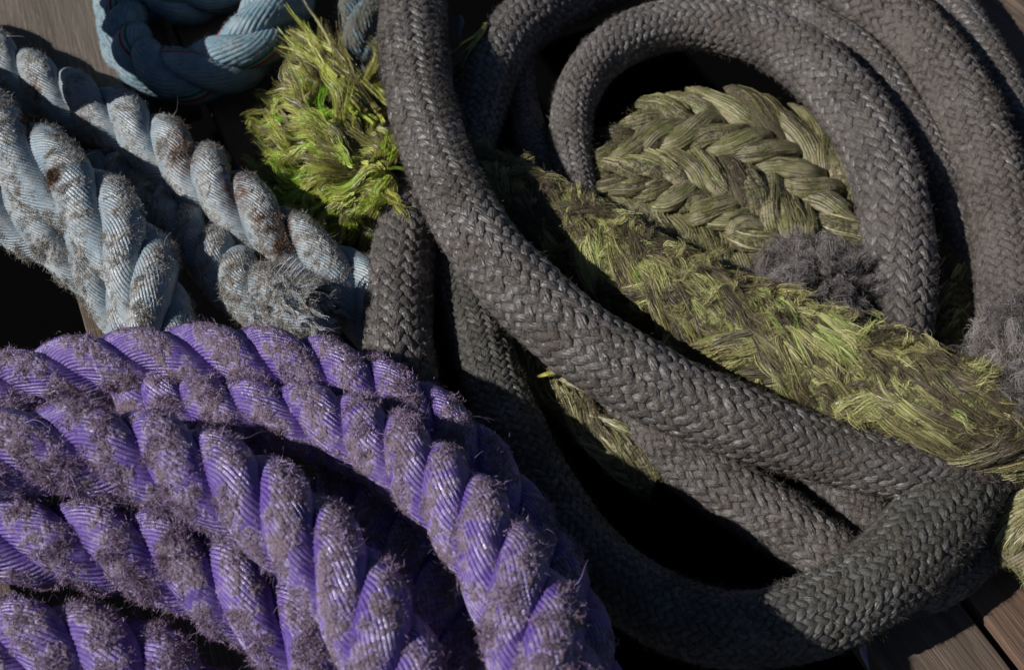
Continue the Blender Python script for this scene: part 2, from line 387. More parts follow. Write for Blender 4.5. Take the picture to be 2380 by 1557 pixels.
# ------------------------------------------------------------------ rope builders
def laid_rope(label, ctrl, mat, fmat, group=None, pitch=2.5, phase=0., name='laid_rope', Ny=20, wear=1.0, wthr=(.15, .85), fuzz=0, flen=(.003, .009),
              fw=(.00022, .0005), ds=.0012, m=150, seed=1, stain=None, per=9, beta=44, curl=.7, fz=1.0, cat='rope', lumps=1.0, rs_f=.5, lift=.5, lay=1, clump=.0009):
    C, R, s = path(ctrl, ds)
    T, N, B = frames(C)
    root = thing(name, label, cat, group, tuple(C[len(C) // 2] * [1, 1, 0]))
    off = np.array(root.location)
    dphi = np.gradient(s) * 2 * pi / (pitch * 2 * R)
    phi0 = np.cumsum(dphi) * lay + phase
    # slight irregularity in the lay
    phi0 = phi0 + .10 * np.sin(s * 23 + seed) + .06 * np.sin(s * 61 + seed * 2)
    allP = []; allN = []; allT = []; allW = []
    for k in range(3):
        ph = phi0 + k * 2 * pi / 3
        rad = N * np.cos(ph)[:, None] + B * np.sin(ph)[:, None]
        wob = 1 + .05 * np.sin(s * 37 + seed * 3 + k * 2.1)
        S = C + rad * (R * .525 * wob)[:, None]
        Ts = norm(np.gradient(S, axis=0)); O = norm(rad - Ts * np.sum(rad * Ts, 1, keepdims=True)); Q = np.cross(Ts, O)
        u = np.linspace(-pi, pi, m + 1)
        rs = R * rs_f * (1 + .04 * np.sin(s * 29 + k * 3 + seed))
        sl = np.concatenate([[0], np.cumsum(np.linalg.norm(np.diff(S, axis=0), axis=1))])
        kv = Ny * tan(radians(beta)) / (2 * pi * np.mean(rs))
        ux = Ny * u[None] / (2 * pi) + kv * sl[:, None]
        um = u[:-1]
        D = O[:, None] * np.cos(um)[None, :, None] + Q[:, None] * np.sin(um)[None, :, None]
        P0 = S[:, None] + D * rs[:, None, None]
        nz = fbm(P0 + k * 7.1, 95, seed, 3)
        out = np.cos(um)[None] * np.ones_like(nz)
        fn = fbm(P0 + 3.3, 420, seed + 5, 2)
        W = np.clip(sstep(wthr[0], wthr[1], out + (nz - .5) * 2.3 + (fn - .5) * .9) * wear, 0, 1)
        rid = np.abs(np.cos(pi * ux[:, :-1] + 2.6 * vnoise(P0, 60, seed + 9)))
        lump = (vnoise(P0, 38, seed + 2) - .5) * .06 * lumps
        flat = 1 - .05 * np.cos(2 * um)[None]
        rr = rs[:, None] * (flat + lump) + .0015 * rid * (.5 + vnoise(P0, 130, seed + 12)) * (1 - .6 * W) + W * (fn - .35) * .0028 * min(1, lumps)
        P = S[:, None] + D * rr[..., None]
        n = len(S)
        att = {'wear': W}
        if stain is not None:
            px, py, _ = project(P.reshape(-1, 3)); st = np.zeros(len(px))
            for (sx, sy, sr) in stain: st = np.maximum(st, 1 - sstep(.3, 1.0, np.hypot(px - sx, (py - sy) * .6) / sr))
            att['stain'] = st
        make_mesh('strand', P.reshape(-1, 3) - off, tube_faces(n, m), mat, root, tube_uv(n, m, ux, sl * 100), att)
        if fuzz:
            yd = Ts[:, None] * cos(radians(beta)) - (Q[:, None] * np.cos(um)[None, :, None] - O[:, None] * np.sin(um)[None, :, None]) * sin(radians(beta))
            st_ = 2
            allP.append(P[::st_, ::st_].reshape(-1, 3)); allN.append(D[::st_, ::st_].reshape(-1, 3)); allT.append(yd[::st_, ::st_].reshape(-1, 3))
            allW.append((W * (nz + .2))[::st_, ::st_].ravel())
    if fuzz:
        P = np.concatenate(allP); Nn = np.concatenate(allN); Tt = np.concatenate(allT); Ww = np.concatenate(allW)
        ok = seen(P, Nn); P, Nn, Tt, Ww = P[ok], Nn[ok], Tt[ok], Ww[ok]
        if len(P):
            Ww = Ww ** 1.3 * sstep(.42, .62, fbm(P, 170, seed + 31, 2)) * (.25 + 1.5 * sstep(.35, .65, fbm(P, 14, seed + 33, 2))) + .004
            h = clumped(P, Nn, Tt, int(fuzz * fz), per, clump, flen, fw, seed=seed, weights=Ww, lift=lift)
            hairs('frayed_fibres', h['root'] - off, h['d'], h['L'], h['W'], fmat, root, curl=curl, tint=h['tint'], seed=seed)
            # sparse long single fibres
            h = clumped(P, Nn, Tt, max(8, fuzz // 60), 2, .0005, (.008, .024), (.00018, .0003), seed=seed + 50, weights=Ww, lift=.8)
            hairs('stray_fibres', h['root'] - off, h['d'], h['L'], h['W'], fmat, root, curl=.35, K=7, tint=np.clip(h['tint'] + .35, 0, 1), seed=seed + 4)
            if stain is not None:
                px, py, _ = project(P); st = np.zeros(len(px))
                for (sx, sy, sr) in stain: st = np.maximum(st, 1 - sstep(.3, .9, np.hypot(px - sx, (py - sy) * .6) / sr))
                h = clumped(P, Nn, Tt, 700, 8, .0012, (.003, .007), (.0002, .0004), seed=seed + 70, weights=Ww * st + 1e-9, lift=.7)
                hairs('rust_stained_fibres', h['root'] - off, h['d'], h['L'], h['W'], MAT['rust_fuzz'], root, curl=.8, tint=h['tint'], seed=seed + 6)
    return root, (C, R, T, N, B)

def braided_rope(label, ctrl, mat, fmat, group=None, n=20, tanA=.85, name='braided_rope', fuzz=0, flen=(.002, .007), fw=(.0002, .0004), ds=.0028,
                 seed=1, mm=12, hw=1.08, th=.088, amp=.055, core=.83, cat='rope', split=False, wear=.45, per=7, lump=.05, Ny=3, fuzzmap=None, lift=.5, part='braided_cover', clump=.001, flat=1.0, fib=None, curl=.6, fz=1.35):
    guides = []; gshade = []
    C, R, s = path(ctrl, ds)
    T, N, B = frames(C)
    root = thing(name, label, cat, group, tuple(C[len(C) // 2] * [1, 1, 0])); off = np.array(root.location)
    dth = np.gradient(s) * tanA / R
    dth = dth * (1 + .35 * (fbm(C, 14, seed + 6, 2) - .5) * 2)       # the braid stretches and bunches
    th0 = np.cumsum(dth); th0 = th0 - th0[len(th0) // 2]
    Rl = R * (1 + lump * (vnoise(C, 22, seed) - .5) * 2)
    twist = .55 * (fbm(C, 6, seed + 3, 2) - .5) * 2
    Vs, Fs, UVs, Ws, Ss = [], [], [], [], []
    allP, allN, allT = [], [], []
    base = 0
    um = np.linspace(-pi, pi, mm + 1)
    r2 = np.random.default_rng(seed)
    for sgn in (1, -1):
        for k in range(n):
            ang = 2 * pi * k / n + sgn * th0 + twist
            x = 2 * n * th0 / (2 * pi)
            psi = (x + 2 * k) if sgn > 0 else (2 * k - x)
            wv = np.cos(2 * pi * (psi - .5) / 4) * sgn
            wv = np.tanh(wv * 1.4) / np.tanh(1.4)
            rad = N * np.cos(ang)[:, None] + B * np.sin(ang)[:, None]
            own = 1 + .03 * r2.normal() ; jit = .06 * (vnoise(C + k * 3.7 + sgn, 75, seed + k) - .5)
            rr = Rl * (1 - th * .9 - amp + amp * wv + jit)
            S = C + rad * rr[:, None]
            Ts = norm(np.gradient(S, axis=0)); O = norm(rad - Ts * np.sum(rad * Ts, 1, keepdims=True)); Q = np.cross(Ts, O)
            A = math.atan(tanA)
            own = own * (1 + .25 * (vnoise(C + k * 1.9, 55, seed + 40 + k) - .5))
            hwid = pi * R / n * cos(A) * hw * own * (1 + .12 * np.cos(pi * (psi - .5) / 1.0) * 0 + .10 * wv)
            hth = R * th * (1 + .15 * wv)
            cu = np.cos(um[:-1]); su = np.sin(um[:-1])
            # superellipse-ish flat yarn
            off3 = O[:, None] * (np.sign(cu) * np.abs(cu) ** .9)[None, :, None] * hth[:, None, None] + Q[:, None] * su[None, :, None] * hwid[:, None, None]
            P = S[:, None] + off3
            Dn = norm(O[:, None] * (cu[None] / hth[:, None])[..., None] + Q[:, None] * (su[None] / hwid[:, None])[..., None])
            if flat != 1.0: P[..., 2] = C[:, None, 2] + (P[..., 2] - C[:, None, 2]) * flat
            P = P + Dn * ((vnoise(P, 260, seed + 1) - .5) * .0012)[..., None] * (R.mean() / .03)
            sl = np.concatenate([[0], np.cumsum(np.linalg.norm(np.diff(S, axis=0), axis=1))])
            ux = (np.sin(um) * Ny * .5)[None] + (0 if split else sgn * 110) * sl[:, None] + .35 * np.sin(sl * 90 + k)[:, None] + k * 5.3 + (0 if sgn > 0 else 71.7)
            nn = len(S)
            W = wear + .35 * (fbm(P, 35, seed + 4, 2) - .5) * 2 + .25 * (cu[None] - .3)
            W = np.clip(W, 0, 1)
            UV = tube_uv(nn, mm, ux, sl * 100 + k * 13.7)
            if split:
                make_mesh('strand', P.reshape(-1, 3) - off, tube_faces(nn, mm), mat, root, UV, {'wear': W})
            else:
                Vs.append(P.reshape(-1, 3)); Fs.append(tube_faces(nn, mm, base)); base += nn * mm; UVs.append(UV); Ws.append(W.ravel())
            if fib:
                cnt, seglen, Kg = fib['n'], fib['len'], 9
                rf = np.random.default_rng(seed * 100 + k * 2 + (sgn > 0))
                rows = np.maximum(6, (rf.uniform(.5, 1.2, cnt) * seglen / (sl[-1] / nn)).astype(int))
                i0 = (rf.random(cnt) * np.maximum(nn - rows - 2, 1)).astype(int)
                jj = (.5 + rf.uniform(-1, 1, cnt) * fib.get('jr', .23)) * mm; dj = rf.normal(size=cnt) * mm * .05
                tt_ = np.linspace(0, 1, Kg)
                ii = np.clip((i0[:, None] + rows[:, None] * tt_[None]).astype(int), 0, nn - 1)
                jx = np.clip(jj[:, None] + dj[:, None] * tt_[None], 0, mm - 1.01); ja = jx.astype(int); jf = (jx - ja)[..., None]
                gp = P[ii, ja] * (1 - jf) + P[ii, (ja + 1) % mm] * jf; gn = Dn[ii, ja]
                fl_ = rf.uniform(0, 1, cnt) ** 4 * fib.get('flare', .008)
                gp = gp + gn * (.0006 + fl_[:, None] * (tt_[None] ** 2.5) + fib.get('arch', .0) * np.sin(pi * tt_)[None])[..., None]
                guides.append(gp); gshade.append(np.full(cnt, rf.normal() * fib.get('sv', .1)) + .5 * fib.get('sv', .1) * np.sin(i0 * .11 + k))
            if fuzz:
                top = cu > .2
                allP.append(P[:, top].reshape(-1, 3)); allN.append(np.broadcast_to(rad[:, None], P[:, top].shape).reshape(-1, 3))
                allT.append(np.broadcast_to(Ts[:, None], P[:, top].shape).reshape(-1, 3))
    if fib:
        G = np.concatenate(guides); mid_ = G[:, 4]
        r_ = norm(CAM - mid_); ax = C[np.argmin(np.abs(np.linspace(0, 1, len(C))[None] - 0), 1)] if False else None
        px, py, _z = project(mid_); ok = (px > -150) & (px < 2530) & (py > -150) & (py < 1700)
        gs = np.concatenate(gshade)[ok]; G = G[ok]; mid_ = G[:, 4]; rf = np.random.default_rng(seed + 99)
        tn = np.clip(fib['t0'] + (fib['t1'] - fib['t0']) * np.clip(fbm(mid_, fib.get('freq', 70), seed, 3) * 2.4 - .7, 0, 1) + gs + rf.normal(size=len(G)) * .14, 0, .99)
        bundles('surface_fibres', G, rf.uniform(*fib['w'], len(G)), fib['m'], fib['mat'], root, off, tn, seed=seed, frizz=fib.get('frizz', .0004), splay=fib.get('splay', .5), fw=fib.get('fw', (.00035, .0008)))
    # inner core filling the gaps
    mc = 32; uc = np.linspace(-pi, pi, mc + 1)
    D = N[:, None] * np.cos(uc[:-1])[None, :, None] + B[:, None] * np.sin(uc[:-1])[None, :, None]
    Pc = C[:, None] + D * (Rl * core)[:, None, None]
    if flat != 1.0: Pc[..., 2] = C[:, None, 2] + (Pc[..., 2] - C[:, None, 2]) * flat
    uvc = tube_uv(len(C), mc, uc * 2, s * 100)
    if split:
        make_mesh('core', Pc.reshape(-1, 3) - off, tube_faces(len(C), mc), mat, root, uvc, {'wear': np.ones(len(C) * mc)})
    else:
        Vs.append(Pc.reshape(-1, 3)); Fs.append(tube_faces(len(C), mc, base)); UVs.append(uvc); Ws.append(np.ones(len(C) * mc))
        make_mesh(part, np.concatenate(Vs) - off, np.concatenate(Fs), mat, root, np.concatenate(UVs), {'wear': np.concatenate(Ws)})
    if fuzz:
        P = np.concatenate(allP); Nn = np.concatenate(allN); Tt = np.concatenate(allT)
        ok = seen(P, Nn); P, Nn, Tt = P[ok], Nn[ok], Tt[ok]
        if len(P):
            Wt = .15 + sstep(.4, .7, fbm(P, 30, seed + 8, 3))
            if fuzzmap is not None: Wt = Wt * fuzzmap(*project(P)[:2])
            h = clumped(P, Nn, Tt, int(fuzz * fz), per, clump, flen, fw, seed=seed + 2, weights=Wt, lift=lift)
            hairs('frayed_fibres', h['root'] - off, h['d'], h['L'], h['W'], fmat, root, curl=curl, tint=h['tint'], seed=seed + 1)
    return root, (C, R, T, N, B)

def locks(name, start, ctrl_dirs, L, W, mat, parent, off, tint, K=16, mm=7, wav=.18, flat=.45, seed=1, droop=.0, kind=None, tip=.15, zmin=None, steer=None, flow=0.0, ff=35, fib=0, fmat=None, fw=(.0004, .0009), frizz=.0006, splay=.6):
    """bundles of fibres: start (N,3), ctrl_dirs (N,3), lengths, widths"""
    r = np.random.default_rng(seed); N = len(start); off0 = 0
    P = np.zeros((N, K, 3)); P[:, 0] = start; d = norm(ctrl_dirs)
    f1 = norm(r.normal(size=(N, 3))); ph = r.uniform(0, 6.28, N); fr = r.uniform(.5, 1.3, N)
    bend = norm(r.normal(size=(N, 3))) * r.uniform(0, 1, N)[:, None] * .35
    for k in range(1, K):
        t = k / (K - 1)
        dd = d + bend * t * 2 + f1 * (wav * 2.2 * np.sin(ph + fr * 6.28 * t * 2))[:, None] + np.array([0, 0, -droop * t])
        if steer is not None: dd = dd + steer * t
        if flow:
            q = P[:, k - 1] + off0
            fl = np.stack([fbm(q, ff, 301 + c_ * 7, 2) - .5 for c_ in range(3)], -1) * 2
            dd = norm(dd) + fl * flow * min(1, k / 3)
        P[:, k] = P[:, k - 1] + norm(dd) * (L / (K - 1))[:, None]
        if zmin is not None: P[:, k, 2] = np.maximum(P[:, k, 2], zmin)
    T = norm(np.gradient(P, axis=1))
    if fib:
        bundles(name, P, W, fib, fmat or mat, parent, off, tint, seed=seed, fw=fw, frizz=frizz, splay=splay)
        return P, T
    up = norm(np.array([0, -.3, 1.0]) + r.normal(size=(N, 1, 3)) * .5)
    S = norm(np.cross(T, up)); U = np.cross(S, T)
    t = np.linspace(0, 1, K)
    prof = (np.sin(np.clip(t * 1.1 + .18, 0, 1) * pi) ** .6) * (1 - t * (1 - tip)) ; prof = np.maximum(prof, .06)
    prof = prof[None] * (1 + .3 * (vnoise(P, 110, seed) - .5) * 2)
    u = np.linspace(-pi, pi, mm + 1); cu = np.cos(u[:-1]); su = np.sin(u[:-1])
    ripple = 1 + .25 * np.cos(u[:-1] * 3)
    V = P[:, :, None] + (S[:, :, None] * (su * ripple)[None, None, :, None] + U[:, :, None] * (cu * ripple * flat)[None, None, :, None]) * (prof * W[:, None] * .5)[..., None, None]
    F1 = tube_faces(K, mm); nv = K * mm
    F = (F1[None] + (np.arange(N) * nv)[:, None, None]).reshape(-1, 4)
    uv1 = tube_uv(K, mm, u / pi, np.linspace(0, 1, K))
    uv = np.broadcast_to(uv1[None], (N,) + uv1.shape).copy()
    uv[..., 1] *= (L * 100)[:, None, None]; uv[..., 0] *= (W / .004)[:, None, None]; uv[..., 0] += (r.random(N) * 50)[:, None, None]
    A = np.repeat(tint, nv)
    o = make_mesh(name, V.reshape(-1, 3) - off, F, mat, parent, uv.reshape(-1, 4, 2), {'tint': A, 'wear': A * 0})
    if kind: o['kind'] = kind
    return P, T

# ------------------------------------------------------------------ the deck
AZ = radians(24.5)                               # boards run away and to the left
bd = np.array([-sin(AZ), cos(AZ), 0]); bn = np.array([cos(AZ), sin(AZ), 0])
import bmesh
def board(name, corners_along, a0, a1, z0, z1, mat, label, cat='board', rot=AZ, center=None, kind=None, bevel=.003, group=None):
    """box: across from corners_along[0] to [1] (m along bn), along from a0 to a1 (m along bd)"""
    bm = bmesh.new()
    w0, w1 = corners_along
    bmesh.ops.create_cube(bm, size=1)
    cx, cy = (w0 + w1) / 2, (a0 + a1) / 2
    for v in bm.verts:
        v.co.x *= (w1 - w0); v.co.y *= (a1 - a0); v.co.z = v.co.z * (z1 - z0)
    bmesh.ops.bevel(bm, geom=bm.edges[:], offset=bevel, segments=3, affect='EDGES', profile=.6)
    me = bpy.data.meshes.new(name); bm.to_mesh(me); bm.free()
    o = link(name, me, mat, None)
    p = np.array([cos(rot), sin(rot), 0]) * cx + np.array([-sin(rot), cos(rot), 0]) * cy
    if center is not None: p = p + np.array([center[0], center[1], 0])
    o.location = (p[0], p[1], (z0 + z1) / 2); o.rotation_euler = (0, 0, rot)
    if kind: o['kind'] = kind
    else:
        o['label'] = label; o['category'] = cat
        if group: o['group'] = group
    return o

def across(x, y, z=0):
    return float(at(x, y, z) @ bn)
gapc = across(2290, 1463)                        # the gap at the lower right
BW = across(2290, 1463) - across(2010, 1520)     # board width there
BW = max(.075, min(.14, BW))
g = .009
bl = [('deck board at lower right corner, reddish, beyond the narrow dark gap', 'wood_red', 0),
      ('brown deck board at lower right, between gap and the big grey loop', 'wood', -1)]
bidx = 0
for i in range(-14, 10):
    if i in (-7, -3, -2): continue            # left gap has no board; others left out to make shaded deck black
    w0 = gapc + i * BW + g / 2 + .002; w1 = gapc + (i + 1) * BW - g / 2 + .002
    pz = 0
    m = 'wood_red' if i in (0, -4) else 'wood'
    o = board('deck_board', (w0, w1), float(at(345, 262, 0) @ bd) if i == -5 else -1.2, {-1: float(at(2150, 1220, 0) @ bd), 0: float(at(1640, 540, 0) @ bd), 1: float(at(2350, 1100, 0) @ bd), 2: float(at(2350, 1100, 0) @ bd), 3: float(at(2350, 1100, 0) @ bd)}.get(i, 1.6), -.03, 0, MAT[m], '', kind='structure')  # some boards cut short so the deck turns black where shade lies
    o.name = 'deck'

ground = board('ground', (-30, 30), -30, 30, -.9, -.8, None, '', kind='structure', bevel=.001)
k = M('dark_mud'); k.b.inputs['Base Color'].default_value = (.003, .003, .003, 1); k.b.inputs['Roughness'].default_value = 1; k.b.inputs['Specular IOR Level'].default_value = 0
ground.data.materials.append(k.m)

# timber at the upper left, lying on the deck
p0 = at(235, 0, 75); p1 = at(300, 240, 75)
dv = (p0 - p1)[:2]; rot = math.atan2(dv[1], dv[0]) - pi / 2
nx = np.array([cos(rot), sin(rot)]); ny = np.array([-sin(rot), cos(rot)])
e = float(p1[:2] @ nx)
tb = board('timber', (e - .13, e), float(p1[:2] @ ny) - .02, float(p1[:2] @ ny) + .7, .001, .075 * 0 + 75 * PX, MAT['wood_grey'],
           'grey weathered timber with long grain cracks at the upper left, beside the teal rope', 'timber', rot=rot, bevel=.004)

# ------------------------------------------------------------------ purple ropes
PG = 'purple three-strand ropes piled in the foreground'
pk = dict(mat=MAT['purple'], fmat=MAT['purple_fuzz'], group=PG, name='purple_rope', wthr=(.30, 1.05), Ny=29, flen=(.002, .0062), fw=(.0003, .0006), clump=.0018, per=26, lift=.12, curl=1.35, fz=.30)
laid_rope('purple rope at the back of its pile, arching below the frayed pale blue end',
          [(-160, 960, 180, 165), (0, 905, 220, 168), (200, 862, 250, 168), (420, 838, 270, 172), (650, 850, 280, 172), (850, 905, 280, 172), (1000, 985, 270, 172), (1110, 1090, 245, 175), (1200, 1220, 225, 180), (1290, 1380, 210, 190), (1350, 1560, 200, 200), (1370, 1750, 200, 205)],
          phase=.4, fuzz=6000, seed=11, pitch=2.65, **pk)
laid_rope('rightmost big purple rope, curving down to the bottom edge of the picture',
          [(300, 900, 190, 165), (460, 960, 250, 172), (640, 975, 290, 175), (800, 1000, 330, 182), (950, 1080, 370, 190), (1080, 1190, 410, 205), (1175, 1320, 440, 225), (1240, 1460, 455, 245), (1290, 1620, 460, 262), (1320, 1780, 460, 275)],
          phase=1.6, fuzz=8000, seed=12, pitch=2.4, **pk)
laid_rope('thick purple rope from the left edge over the middle of the pile to the bottom',
          [(-200, 1040, 360, 215), (0, 1050, 380, 215), (190, 1040, 390, 215), (380, 1070, 405, 216), (560, 1140, 420, 216), (700, 1240, 430, 218), (810, 1360, 435, 222), (890, 1490, 440, 230), (940, 1640, 440, 240), (960, 1780, 440, 245)],
          phase=.9, fuzz=9000, seed=13, pitch=2.6, **pk)
laid_rope('purple laid rope low at the left edge, its lower side in black shadow',
          [(-220, 1200, 250, 205), (-20, 1245, 270, 205), (180, 1262, 280, 205), (350, 1290, 280, 200), (520, 1360, 275, 205), (660, 1450, 265, 210), (780, 1570, 250, 220), (860, 1700, 240, 225)],
          phase=2.2, fuzz=7500, seed=14, pitch=2.7, **pk)
laid_rope('short stretch of purple laid rope in the bottom left corner',
          [(-220, 1500, 180, 210), (-40, 1500, 200, 215), (130, 1505, 210, 220), (290, 1545, 205, 225), (420, 1630, 190, 230), (520, 1760, 180, 230)],
          phase=.2, fuzz=4500, seed=15, **pk)
laid_rope('purple rope tucked down in the hollow between two big purple ropes near the bottom',
          [(760, 1120, 150, 180), (860, 1210, 190, 190), (960, 1330, 230, 205), (1030, 1460, 270, 215), (1060, 1600, 280, 225), (1080, 1760, 280, 230)],
          phase=1.1, fuzz=4000, seed=16, **pk)

# ------------------------------------------------------------------ pale blue ropes
BG = 'weathered pale blue three-strand ropes on the left'
bk = dict(mat=MAT['blue'], fmat=MAT['blue_fuzz'], group=BG, name='pale_blue_rope', flen=(.002, .006), wear=.8, wthr=(.3, 1.2), clump=.0015, Ny=34, per=16, lift=.3, fz=.55, curl=.9)
laid_rope('pale blue laid rope with rusty brown stains, uppermost of the blue ropes',
          [(-150, 60, 145, 130), (-20, 140, 145, 135), (120, 215, 148, 140), (280, 290, 158, 148), (430, 390, 170, 155), (560, 490, 180, 160), (680, 580, 160, 162), (800, 660, 130, 162), (880, 740, 100, 162), (930, 850, 80, 162)],
          phase=.3, fuzz=5500, seed=21, pitch=3.2, stain=[(425, 350, 50), (545, 425, 60), (655, 545, 62), (600, 500, 25), (80, 200, 28)], **bk)
laid_rope('fat pale blue laid rope bending down in the middle of the blue ropes',
          [(-220, 180, 230, 205), (-60, 300, 240, 205), (70, 380, 245, 200), (190, 460, 245, 190), (290, 560, 235, 178), (350, 680, 215, 170), (375, 800, 180, 165), (380, 920, 130, 165)],
          phase=2.5, fuzz=6000, seed=22, pitch=3.6, stain=[(60, 290, 30), (120, 420, 24)], **bk)
laid_rope('pale blue laid rope lowest of the blue ropes, above the dark gap at left',
          [(-200, 350, 130, 165), (-60, 435, 150, 165), (60, 508, 160, 158), (170, 580, 150, 148), (262, 672, 130, 142), (330, 790, 110, 142), (380, 920, 90, 145)],
          phase=1.0, fuzz=4500, seed=23, pitch=3.5, **bk)
r4, f4 = laid_rope('worn pale blue laid rope ending in a frayed brush, under the rusty rope',
          [(250, 380, 80, 120), (370, 470, 95, 130), (470, 560, 120, 140), (545, 645, 150, 148), (625, 698, 190, 156), (700, 718, 210, 156), (745, 722, 212, 148)],
          phase=.6, fuzz=6500, seed=24, pitch=2.5, **{**bk, 'wear': 1.0})
def brush_end():
    C, R, T, N, B = f4; off = np.array(r4.location); r = np.random.default_rng(5); n = 600
    i = r.integers(len(C) - 50, len(C) - 3, n); a = r.uniform(0, 2 * pi, n); q = np.sqrt(r.random(n))
    st = C[i] + (N[i] * np.cos(a)[:, None] + B[i] * np.sin(a)[:, None]) * (R[i] * q * .95)[:, None]
    out = N[i] * np.cos(a)[:, None] + B[i] * np.sin(a)[:, None]
    d = T[i] * r.uniform(.5, 1.2, n)[:, None] + out * r.uniform(.0, .65, n)[:, None] + np.array([0, 0, .05]) + np.array([.1, -.25, 0])
    locks('frayed_end', st, d, r.uniform(.012, .038, n), r.uniform(.0015, .004, n), MAT['bluelock'], r4, off, r.uniform(.3, 1, n), seed=6, wav=.5, K=12, mm=6, kind='stuff', flow=1.3, ff=60, fib=18, fmat=MAT['fib_blue'], fw=(.0003, .0006), droop=.5)
    n = 5000; i = r.integers(len(C) - 60, len(C) - 2, n); a = r.uniform(0, 2 * pi, n)
    out = N[i] * np.cos(a)[:, None] + B[i] * np.sin(a)[:, None]
    hairs('stray_fibres', C[i] + out * (R[i] * r.uniform(.6, 1, n))[:, None] - off, T[i] * .8 + out * .8 + r.normal(size=(n, 3)) * .4, r.uniform(.006, .02, n), r.uniform(.0002, .0005, n), MAT['blue_fuzz'], r4, curl=.5, seed=8)
    # a few long pale filaments standing off the end
    e = at(640, 660, 200)
    n = 14; st = e + r.normal(size=(n, 3)) * .004
    locks('loose_filament', at(700, 612, 285) + r.normal(size=(n, 3)) * .004, np.tile(at(590, 715, 280) - at(700, 612, 285), (n, 1)) + r.normal(size=(n, 3)) * .006, r.uniform(.02, .05, n), r.uniform(.0008, .0014, n), MAT['bluelock'], r4, off, np.full(n, .95), seed=9, wav=.06, K=9, mm=5, kind='stuff')
brush_end()

# ------------------------------------------------------------------ teal ropes, upper left
TG = 'light teal three-strand ropes behind the timber'
tk = dict(mat=MAT['teal'], fmat=MAT['teal_fuzz'], group=TG, name='teal_rope', flen=(.002, .005), wear=.6)
laid_rope('light teal laid rope hanging in a loop to the right of the timber',
          [(720, -130, 200, 150), (660, -20, 180, 150), (600, 90, 150, 150), (520, 150, 115, 140), (410, 175, 95, 130), (320, 140, 90, 120), (285, 50, 85, 115), (275, -60, 80, 110)],
          phase=.3, fuzz=1200, seed=31, pitch=2.2, **tk)
laid_rope('teal laid rope in deep shadow above the hanging teal loop, plus an added unseen run',
          [(-165, 75, 500, 185), (-125, -60, 500, 185), (-115, -200, 495, 180), (-60, -330, 470, 170), (20, -400, 420, 150), (100, -300, 360, 140), (180, -150, 260, 125), (300, -50, 130, 120), (400, -5, 95, 120), (500, -25, 90, 120), (600, -120, 90, 120)],  # first points: added raised run out of view, casting shade on the loop
          phase=1.3, fuzz=500, seed=32, pitch=2.2, **tk)

# weathered blue rope standing behind, top centre
MAT['mottled'] = fibre_mat('mottled_blue_grey', (.17, .29, .38), (.12, .19, .23), (.14, .13, .10), (.20, .20, .17), rough=.6, bump=.0016, dirt_amt=.7, spec=.35, patchy=.5)
laid_rope('mottled blue grey rope upright behind the green tuft at the top',
          [(860, 320, 40, 95), (855, 210, 60, 100), (845, 100, 90, 105), (840, -20, 120, 108), (835, -150, 150, 110)],
          mat=MAT['mottled'], fmat=MAT['teal_fuzz'], name='mottled_rope', phase=.2, fuzz=1200, seed=33, pitch=5.0, rs_f=.62, wear=.9, wthr=(-.6, .7), group=None)

# ------------------------------------------------------------------ grey braided ropes
GG = 'dark grey braided ropes'
gk = dict(mat=MAT['grey'], fmat=MAT['grey_fuzz'], group=GG, name='braided_rope')
braided_rope('long dark grey braided rope crossing the middle diagonally over the green rope',
             [(985, -180, 250, 150), (965, -40, 255, 155), (962, 110, 265, 160), (985, 260, 275, 160), (1035, 410, 280, 162), (1110, 550, 275, 168), (1220, 680, 262, 178), (1360, 800, 245, 186), (1530, 900, 225, 186), (1720, 980, 205, 176), (1900, 1040, 180, 158), (2060, 1082, 180, 145), (2210, 1095, 172, 135), (2350, 1070, 160, 130), (2500, 1040, 150, 130)],
             fuzz=15000, seed=41, fuzzmap=lambda x, y: .5 + 2.6 * sstep(560, 250, y) + 1.6 * sstep(1750, 2000, x), **gk)
braided_rope('grey braided rope bent in a round loop around the green plaited rope',
             [(1370, 560, 60, 95), (1345, 450, 85, 98), (1325, 330, 115, 100), (1345, 210, 145, 106), (1420, 115, 170, 114), (1540, 62, 185, 120), (1680, 58, 195, 128), (1820, 108, 200, 138), (1940, 205, 200, 148), (2030, 340, 195, 156), (2078, 490, 185, 162), (2092, 640, 165, 164), (2080, 790, 130, 166), (2050, 940, 90, 166)],
             mat=MAT['grey_pale'], fmat=MAT['grey_fuzz'], group=GG, name='braided_rope', fuzz=9000, seed=42, tanA=.8)
braided_rope('narrow grey braided rope running inside the wide one at upper right',
             [(1560, -80, 110, 100), (1720, -10, 120, 100), (1870, 50, 130, 100), (2010, 145, 150, 104), (2115, 285, 145, 104), (2195, 440, 120, 98), (2258, 590, 100, 98), (2300, 740, 80, 98), (2320, 900, 60, 98)],
             fuzz=3500, seed=43, n=16, **gk)
braided_rope('wide fuzzy grey braided rope sweeping down the right edge',
             [(1780, -160, 190, 150), (1930, -60, 200, 155), (2082, 45, 205, 148), (2205, 195, 205, 150), (2290, 365, 195, 154), (2340, 550, 180, 158), (2355, 720, 150, 160), (2340, 880, 110, 170)],
             mat=MAT['grey_pale'], fmat=MAT['grey_fuzz'], group=GG, name='braided_rope', fuzz=11000, seed=44, wear=.7)
braided_rope('outermost grey braided rope in the top right corner, against the bare board',
             [(1990, -220, 110, 105), (2130, -80, 120, 105), (2235, 60, 125, 108), (2320, 210, 120, 110), (2400, 380, 110, 112), (2450, 560, 90, 112)],
             fuzz=2500, seed=45, n=16, **gk)
